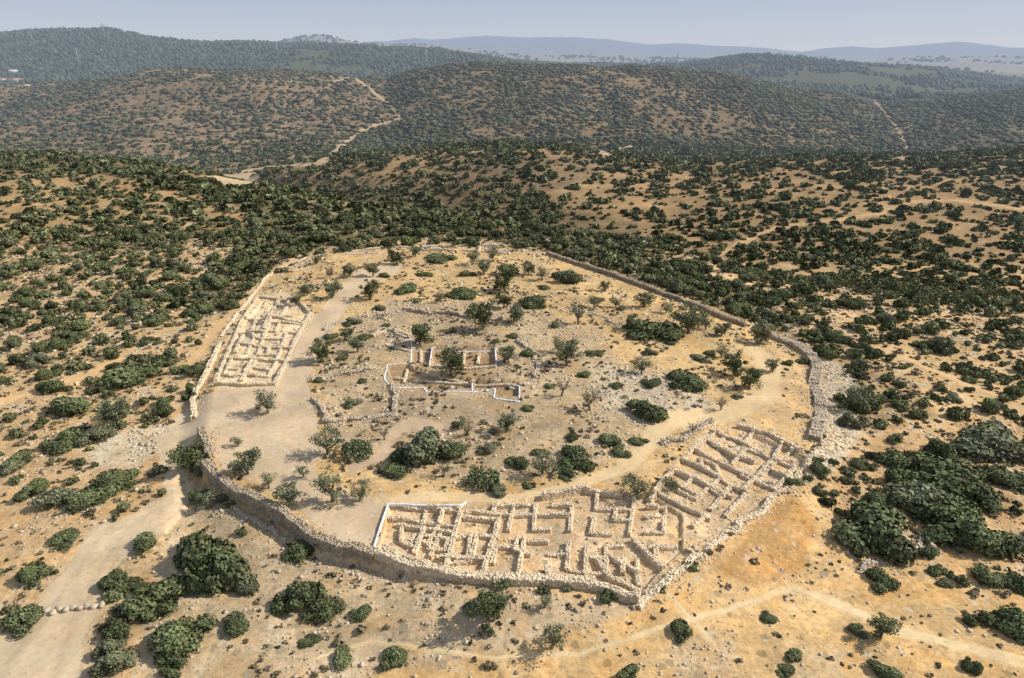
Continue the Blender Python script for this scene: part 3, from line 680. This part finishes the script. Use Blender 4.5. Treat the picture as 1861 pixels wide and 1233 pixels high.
ok=~pip(px,py,SITE)&(py<1330);x,y,z,rad,px,py=[q[ok] for q in (x,y,z,rad,px,py)]
rad=rad*(.62+.0018*y)
keep=np.ones(len(x),bool)
for i in range(len(x)):
    if (np.hypot(manual[:,0]-x[i],manual[:,1]-y[i])<manual[:,2]*.8+rad[i]*.6).any(): keep[i]=False
order=np.argsort(-rad+rng.normal(0,.8,len(rad)));acc=[]
AX=np.zeros(len(x));AY=np.zeros(len(x));AR=np.zeros(len(x));na=0
for i in order:
    if not keep[i]: continue
    if na and (np.hypot(AX[:na]-x[i],AY[:na]-y[i])<(AR[:na]+rad[i])*.64).any(): continue
    AX[na],AY[na],AR[na]=x[i],y[i],rad[i];na+=1;acc.append(i)
for i in acc: allsh.append((x[i],y[i],z[i],rad[i],random.uniform(.85,1.3),px[i],py[i],0))
A=np.array(allsh);_,_,zc=proj(A[:,0],A[:,1],A[:,2])
inside=(A[:,5]>-20)&(A[:,5]<1880)&(A[:,6]>100)&(A[:,6]<1245)
sizepx=np.where(inside,A[:,3]/zc,0)+A[:,7]*10
order=np.argsort(-sizepx);top=order[:295];rest=order[295:]
print('shrubs near',len(A))
for n_,i in enumerate(top):
    x0,y0,z0,r0,hr,px0,py0,mn=A[i];k=random.randrange(10)
    o=bpy.data.objects.new('shrub',HIM[k]);C.objects.link(o);o.location=(x0,y0,z0-.12*r0);o.rotation_euler.z=random.uniform(0,6.28)
    ax_=random.uniform(.85,1.16);o.scale=(r0*ax_,r0/ax_,r0*hr*.95)
    look=sizeword(2*r0,3.2,5.5,9)+(' low' if hr<.8 else ' rounded')
    later(o,look,'grey-green shrub' if k%4==3 else 'dark green shrub',px0,py0,'shrub','shrubs on the slopes and mound')
MID=[lumpy(300+i,6,260,.12,.6) for i in range(8)]
R=A[rest]
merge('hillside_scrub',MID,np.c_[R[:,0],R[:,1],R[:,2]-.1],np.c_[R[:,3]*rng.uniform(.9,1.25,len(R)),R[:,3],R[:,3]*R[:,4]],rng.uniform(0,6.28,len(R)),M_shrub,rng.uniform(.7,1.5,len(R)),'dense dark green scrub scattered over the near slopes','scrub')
x,y,z,rad,px,py=gen(56000,58,345,1.0,.25,1.2,7,bp=(1.3,2.0))
x2,y2=scatter(32000,85,300,.6);z2=h(x2,y2);p2,q2,_,_,_,zi2=attrat(x2,y2,z2)
ok=pip(p2,q2,SITE)&(roadat(x2,y2)<.3)&(rng.random(len(x2))<.45*np.clip(.35+1.3*fbm(x2/8,y2/8,2,77),0,1))&(zi2!=IZ_LOW)&(zi2!=IZ_LEFT)
x3,y3=scatter(12000,58,130,.95);z3=h(x3,y3);p3,q3,_,_,_,zi3=attrat(x3,y3,z3)
o3=((zi3==14)|(zi3==15)|(zi3==12)|(zi3==13))&(roadat(x3,y3)<.3)&(rng.random(12000)<np.where(zi3==15,.16,.4)*np.clip(.4+1.2*fbm(x3/6,y3/6,2,78),0,1))
x=np.r_[x,x2[ok],x3[o3]];y=np.r_[y,y2[ok],y3[o3]];z=np.r_[z,z2[ok],z3[o3]];rad=np.r_[rad,rng.uniform(.22,.85,ok.sum()),rng.uniform(.2,.6,o3.sum())]
LOW=[lumpy(340+i,4,46,.26,.6,core=False) for i in range(6)]
merge('dry_brush',LOW,np.c_[x,y,z-.03],np.c_[rad,rad,rad*.8],rng.uniform(0,6.28,len(x)),M_thorn,rng.uniform(.5,1.25,len(x)),'low brown and olive thorny brush dotting the dry ground','brush')
print('brush',len(x))
x,y,z,rad,px,py=gen(46000,340,1000,.78,1.1,6.0,45,.85,.8)
rad*=(.8+.0003*y)
MD=[lumpy(360+i,4,44,.27,.6) for i in range(6)]
merge('middle_hill_scrub',MD,np.c_[x,y,z-.2],np.c_[rad*rng.uniform(.9,1.3,len(x)),rad,rad*.9],rng.uniform(0,6.28,len(x)),M_shrub,rng.uniform(.6,1.25,len(x)),'dark scrub dotting the middle hill and valley slopes','scrub')
print('mid',len(x))
x,y,z,rad,px,py=gen(120000,1000,1800,.76,.9,6.2,55,.78,.9,(1.0,2.8))
BL=[blob(400+i,.75) for i in range(6)]
merge('distant_scrub',BL,np.c_[x,y,z-.3],np.c_[rad*rng.uniform(.9,1.6,len(x)),rad,rad*.8],rng.uniform(0,6.28,len(x)),M_shrubfar,rng.uniform(.65,1.5,len(x)),'small dark scrub covering the distant brown hills','scrub')
print('far',len(x))
x,y=scatter(60000,1750,3400,.76);z=h(x,y);cl=.5+1.2*fbm(x/220,y/220,3,205)
px,py,_=proj(x,y,z);cl=np.where(px>1100,cl-.1,cl+.3)
ok=(rng.random(len(x))<cl)&visible(x,y,10);x,y,z=x[ok],y[ok],z[ok];rad=rng.uniform(2.5,7.5,len(x))
merge('pine_wood',[blob(430+i,1.1) for i in range(6)],np.c_[x,y,z-.5],np.c_[rad,rad,rad*1.25],rng.uniform(0,6.28,len(x)),M_pine,rng.uniform(.7,1.4,len(x)),'far pine wood covering the ridge on the skyline','wood')
x,y=scatter(16000,3400,7000,.76);z=h(x,y);cl=.1+1.0*fbm(x/400,y/400,3,206)+.8*np.exp(-(((x/y)+.26)/.06)**2)*(y>4900)
ok=(rng.random(len(x))<cl)&visible(x,y,15);x,y,z=x[ok],y[ok],z[ok];rad=rng.uniform(6,16,len(x))
merge('far_grove',[blob(450+i,.8) for i in range(4)],np.c_[x,y,z-1],np.c_[rad,rad,rad],rng.uniform(0,6.28,len(x)),M_pine,rng.uniform(.8,1.3,len(x)),'hazy groves on the far hill and plain','wood')
# ------------------------------------------------------------------ trees
def tree_mesh(seed,sparse=False,dead=False):
    r=np.random.default_rng(seed);parts=[]
    th=r.uniform(.14,.22);lean=r.uniform(-.05,.05,2);top=np.array([lean[0],lean[1],th])
    parts.append(tube((0,0,-.05),top,.045,.034,8));tips=[]
    for k in range(6):
        a=k/6*6.28+r.uniform(-.4,.4);d=np.array([math.cos(a)*r.uniform(.16,.32),math.sin(a)*r.uniform(.16,.32),r.uniform(.2,.45)])
        m=top+d*.6;e=top+d*1.0+np.array([0,0,r.uniform(0,.12)])
        parts.append(tube(top,m,.024,.016));parts.append(tube(m,e,.016,.008,5));tips+= [m,e]
        for q in range(3 if not dead else 6):
            e2=m+r.normal(0,.14,3)+np.array([0,0,.12]);parts.append(tube(m,e2,.009,.004,4));tips.append(e2)
    tr=cat(parts)
    nleaf=200 if dead else (1100 if sparse else 2600)
    tips=np.array(tips);cs=tips+r.normal(0,.04,tips.shape);rs=r.uniform(.08,.16,len(cs)) if not dead else r.uniform(.06,.12,len(cs))
    j=r.integers(0,len(cs),nleaf);d=r.normal(size=(nleaf,3));d/=np.linalg.norm(d,axis=1)[:,None]
    P=cs[j]+d*rs[j][:,None]*(r.random((nleaf,1))**.4)*np.array([1.15,1.15,.85])
    nrm=d+r.normal(0,.6,(nleaf,3));nrm/=np.linalg.norm(nrm,axis=1)[:,None]
    a=np.cross(nrm,r.normal(size=(nleaf,3)));a/=np.linalg.norm(a,axis=1)[:,None];b=np.cross(nrm,a);s=.0165*r.uniform(.6,1.5,(nleaf,1))
    V=np.stack([P-a*s-b*s*.7,P+a*s-b*s*.6,P+a*s*.8+b*s*.8,P-a*s*.7+b*s],1).reshape(-1,3)
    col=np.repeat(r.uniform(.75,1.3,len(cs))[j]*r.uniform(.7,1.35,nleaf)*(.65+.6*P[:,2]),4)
    T=mk('trunk',tr[0],tr[1],M_bark,link=False).data
    def cr(mat): return mk('crown',V,[np.arange(nleaf*4).reshape(-1,4)],mat,col,link=False).data
    return T,cr
TV={'full':[tree_mesh(500+i) for i in range(5)],'sparse':[tree_mesh(520+i,True) for i in range(4)],'bare':[tree_mesh(540+i,False,True) for i in range(3)]}
TC={}
for k,l in TV.items():
    for i,(T,cr) in enumerate(l): TC[(k,i,'o')]=(T,cr(M_olive));TC[(k,i,'d')]=(T,cr(M_shrub))
TR=[(487,750,52,'sparse','o'),(452,862,62,'full','o'),(347,858,66,'full','d'),(375,925,40,'sparse','o'),(489,888,34,'sparse','o'),(530,918,52,'full','o'),(606,912,68,'sparse','o'),(654,912,48,'sparse','o'),
(433,812,24,'sparse','o'),(597,824,62,'sparse','o'),(763,626,54,'full','d'),(820,680,56,'full','d'),(879,598,58,'full','d'),(800,550,24,'sparse','o'),(720,480,34,'full','d'),(635,503,28,'full','o'),(678,503,30,'full','o'),
(603,542,38,'full','o'),(672,545,42,'full','d'),(583,658,50,'full','d'),(538,556,32,'sparse','o'),(554,538,28,'full','o'),(925,660,40,'full','o'),(1030,664,52,'full','o'),(1335,682,50,'full','d'),(1363,708,50,'full','d'),
(1404,676,28,'full','o'),(1052,590,56,'bare','o'),(1252,606,62,'full','o'),(1172,560,34,'full','o'),(1283,600,32,'sparse','o'),(1312,612,34,'full','o'),(1380,625,50,'full','o'),(920,786,44,'full','o'),(985,862,56,'sparse','o'),
(1160,908,58,'sparse','o'),(1222,892,32,'sparse','o'),(1072,746,52,'bare','o'),(850,792,36,'bare','o'),(806,866,34,'bare','o'),(858,482,32,'sparse','o'),(755,467,24,'full','o'),(897,474,30,'sparse','o'),(918,530,48,'full','d'),
(985,510,28,'sparse','o'),(880,500,30,'full','o'),(600,505,22,'sparse','o'),(940,585,40,'full','o'),(1015,640,34,'sparse','o'),(1120,560,26,'sparse','o'),(1150,600,36,'full','o'),(897,1128,78,'full','d'),(1003,1178,62,'sparse','o'),
(1600,1158,56,'full','d'),(990,1105,34,'sparse','o'),(1550,745,60,'sparse','o'),(215,775,60,'full','o'),(470,748,18,'sparse','o'),(1020,720,40,'bare','o'),(1310,650,30,'sparse','o'),(650,640,34,'full','o'),(630,620,30,'full','o'),
(840,780,26,'sparse','o'),(960,500,30,'full','o'),(1080,560,28,'sparse','o'),(1210,570,26,'sparse','o'),(915,560,36,'full','d'),(1165,680,40,'sparse','o'),(1310,745,34,'bare','o'),(1260,790,30,'bare','o'),(552,868,30,'sparse','o'),(700,800,28,'bare','o'),(575,480,18,'full','o'),(1100,530,22,'full','o')]
W=PW([(a[0],a[1]) for a in TR]);_,_,zc=proj(W[:,0],W[:,1],W[:,2])
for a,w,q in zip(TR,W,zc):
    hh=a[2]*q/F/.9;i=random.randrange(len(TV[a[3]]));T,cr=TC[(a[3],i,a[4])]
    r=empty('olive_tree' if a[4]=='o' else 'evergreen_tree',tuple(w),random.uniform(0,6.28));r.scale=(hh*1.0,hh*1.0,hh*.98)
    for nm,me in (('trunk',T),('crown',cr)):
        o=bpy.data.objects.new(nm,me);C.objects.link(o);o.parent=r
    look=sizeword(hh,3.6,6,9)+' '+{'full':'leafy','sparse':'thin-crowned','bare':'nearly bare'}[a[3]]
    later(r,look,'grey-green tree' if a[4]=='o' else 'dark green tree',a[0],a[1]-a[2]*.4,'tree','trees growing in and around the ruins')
for (px0,py0,wd,lb) in ((650,828,56,'large prickly pear clump beside the thin tree left of the big mound shrub'),(880,880,60,'spreading prickly pear clump right of the big mound shrub')):
    w=PW([(px0,py0)])[0];_,_,q=proj(*w);R0=wd*q/F/2
    V=[];Fs=[];cl=[];o=0
    for k in range(330):
        a=random.uniform(0,6.28);rr=math.sqrt(random.random());zz=random.uniform(.1,1)*(1.15-.6*rr)*R0*1.1
        v=ICO1*np.array([.26,.06,.36]);ra,rb=random.uniform(0,6.28),random.uniform(-.7,.7)
        c_,s_=math.cos(rb),math.sin(rb);v=np.stack([v[:,0]*c_+v[:,2]*s_,v[:,1],-v[:,0]*s_+v[:,2]*c_],1)
        c_,s_=math.cos(ra),math.sin(ra);v=np.stack([v[:,0]*c_-v[:,1]*s_,v[:,0]*s_+v[:,1]*c_,v[:,2]],1)
        V.append(v+np.array([rr*math.cos(a)*R0,rr*math.sin(a)*R0,zz]));Fs.append(ICF1+o);o+=len(v);cl.append(np.full(len(v),random.uniform(.6,1.4)))
    ob=mk('prickly_pear',np.concatenate(V),[np.concatenate(Fs)],M_cactus,np.concatenate(cl),smooth_=True);ob.location=w;tag(ob,lb,'cactus')
# ------------------------------------------------------------------ pylons, houses, van
PYL=[(188,60,16,'small mast on the crest of the leftmost forested ridge'),(143,118,28,'steel pylon among the left forest below the ridge crest'),(503,96,20,'steel pylon on the forested ridge left of the far hilltop'),(775,116,24,'steel pylon behind the crest of the middle brown hill'),(1073,116,20,'thin steel pylon right of the brown hill crest'),(1230,124,24,'steel pylon beside the far right wooded hill'),(1085,112,10,'tiny mast just right of the thin pylon')]
for a in PYL:
    w=PW([(a[0],a[1])])[0];_,_,q=proj(*w);hh=a[2]*q/F;r=empty('power_pylon',tuple(w));tag(r,a[3],'pylon')
    b=hh*.09;tk=max(.12,q*.00028)
    mk('lattice_tower',*cat([tube((sx*b,sy*b,-2),(sx*b*.15,sy*b*.15,hh),tk,tk*.7,4) for sx in (-1,1) for sy in (-1,1)]+[tube((-b*(1-.85*k/6),b*(1-.85*k/6),hh*k/6),(b*(1-.85*(k+1)/6),b*(1-.85*(k+1)/6),hh*(k+1)/6),tk*.6,tk*.6,4) for k in range(6)]),M_steel,parent=r)
    for k in (.72,.84,.95): mk('cross_arm',*cat([tube((-hh*.14,0,hh*k),(hh*.14,0,hh*k),tk*.8,tk*.8,4)]),M_steel,parent=r)
def house(w,sx,sy,sz,rz,label):
    r=empty('house',tuple(w),rz);tag(r,label,'house','white houses at the left edge')
    mk('wall',*boxes([((0,0,sz/2-1),(sx,sy,sz+2))]),M_plaster,parent=r)
    V=np.array([(-sx*.54,-sy*.54,sz),(sx*.54,-sy*.54,sz),(sx*.54,sy*.54,sz),(-sx*.54,sy*.54,sz),(-sx*.3,0,sz*1.35),(sx*.3,0,sz*1.35)])
    mk('roof',V,[np.array([(0,1,5,4),(2,3,4,5)]),np.array([(1,2,5),(3,0,4)])],M_roof if random.random()<.5 else M_plaster,parent=r)
    for k in (-.3,0,.3):
        for zz in (.3,.7): mk('window',*boxes([((sx*k,-sy/2-.03,sz*zz),(sx*.12,.12,sz*.18))]),M_glass,parent=r)
    mk('door',*boxes([((sx*.15,-sy/2-.04,sz*.15),(sx*.08,.12,sz*.3))]),M_roof,parent=r)
for px0,py0,wd,lb in ((32,152,20,'largest white house at the left edge below the forest'),(26,134,14,'uppermost white house at the left edge'),(48,158,10,'small right-hand white house at the left edge'),(8,150,16,'leftmost white house partly beyond the left edge'),(1232,112,7,'tiny pale tower building beside the far right wooded hill')):
    w=PW([(px0,py0)])[0];_,_,q=proj(*w);s=wd*q/F;house(w,s,s*.6,s*.35,random.uniform(-.3,.3),lb)
w=PW([(1168,446)])[0];r=empty('van',tuple(w),.15);r.scale=(.8,.8,.8);tag(r,'small white van parked in the green scrub beyond the upper-right wall','van')
bm=np.array([(-2.5,.3),(2.5,.3),(2.5,1.0),(1.8,1.25),(1.2,2.1),(-2.4,2.15),(-2.5,1.9)]);n=len(bm)
V=np.concatenate([np.c_[bm[:,0],np.full(n,-.95),bm[:,1]],np.c_[bm[:,0],np.full(n,.95),bm[:,1]]])
mk('body',V,[np.array([list(range(n))[::1],[i+n for i in range(n)][::-1]]),np.array([(i,(i+1)%n,n+(i+1)%n,n+i) for i in range(n)])],M_paint,parent=r)
mk('windscreen',*boxes([((1.55,0,1.65),(.1,1.6,.5))]),M_glass,parent=r)
for sy in (-.96,.96):
    mk('side_window',*boxes([((.6,sy,1.65),(1.0,.04,.5))]),M_glass,parent=r);mk('side_window',*boxes([((-1.0,sy,1.65),(1.4,.04,.5))]),M_glass,parent=r)
    for sx in (-1.6,1.6):
        an=np.arange(14)/14*6.28;ring=np.c_[sx+.36*np.cos(an),np.zeros(14),.36+.36*np.sin(an)]
        V=np.concatenate([ring+[0,sy*.88,0],ring+[0,sy*1.06,0]])
        mk('wheel',V,[np.array([(i,(i+1)%14,14+(i+1)%14,14+i) for i in range(14)]),np.array([list(range(14)),list(range(14,28))])],M_rubber,parent=r)
label_all()
# ------------------------------------------------------------------ light, sky, camera
el,az=math.radians(38),math.radians(82)
sd=Vector((math.cos(el)*math.sin(az),math.cos(el)*math.cos(az),math.sin(el)))
L=bpy.data.lights.new('sun','SUN');L.energy=5.0;L.angle=math.radians(.55);L.color=(1,.94,.85)
lo=bpy.data.objects.new('sun',L);C.objects.link(lo);lo.rotation_euler=sd.to_track_quat('Z','Y').to_euler();lo.location=(0,0,300)
w=bpy.data.worlds.new('World');bpy.context.scene.world=w;w.use_nodes=True;nt=w.node_tree
bg=nt.nodes['Background'];sk=nt.nodes.new('ShaderNodeTexSky');sk.sky_type='NISHITA';sk.sun_disc=False;sk.sun_elevation=el;sk.sun_rotation=az
sk.air_density=1.0;sk.dust_density=.5;sk.ozone_density=1.0
tc=nt.nodes.new('ShaderNodeTexCoord');sp=nt.nodes.new('ShaderNodeSeparateXYZ');nt.links.new(tc.outputs['Generated'],sp.inputs[0])
rp=nt.nodes.new('ShaderNodeValToRGB');nt.links.new(sp.outputs[2],rp.inputs[0]);e=rp.color_ramp.elements
e[0].position=0.0;e[0].color=(.58,.63,.74,1);e[1].position=1;e[1].color=(.28,.36,.52,1)
q=e.new(.07);q.color=(.43,.50,.66,1);q=e.new(.25);q.color=(.38,.44,.57,1)
m10=nt.nodes.new('ShaderNodeVectorMath');m10.operation='SCALE';m10.inputs['Scale'].default_value=10;nt.links.new(rp.outputs[0],m10.inputs[0])
mx=nt.nodes.new('ShaderNodeMix');mx.data_type='RGBA';mx.inputs[0].default_value=.85;nt.links.new(sk.outputs[0],mx.inputs[6]);nt.links.new(m10.outputs[0],mx.inputs[7])
nt.links.new(mx.outputs[2],bg.inputs[0]);bg.inputs[1].default_value=.1
cam=bpy.data.cameras.new('camera');co=bpy.data.objects.new('camera',cam);C.objects.link(co)
cam.sensor_width=36;cam.lens=36*F/1861;cam.clip_end=60000;cam.clip_start=.5
co.location=(0,0,H);co.rotation_euler=(math.pi/2-TH,0,0);bpy.context.scene.camera=co
s=bpy.context.scene;s.view_settings.view_transform='Standard';s.view_settings.look='None';s.view_settings.exposure=0
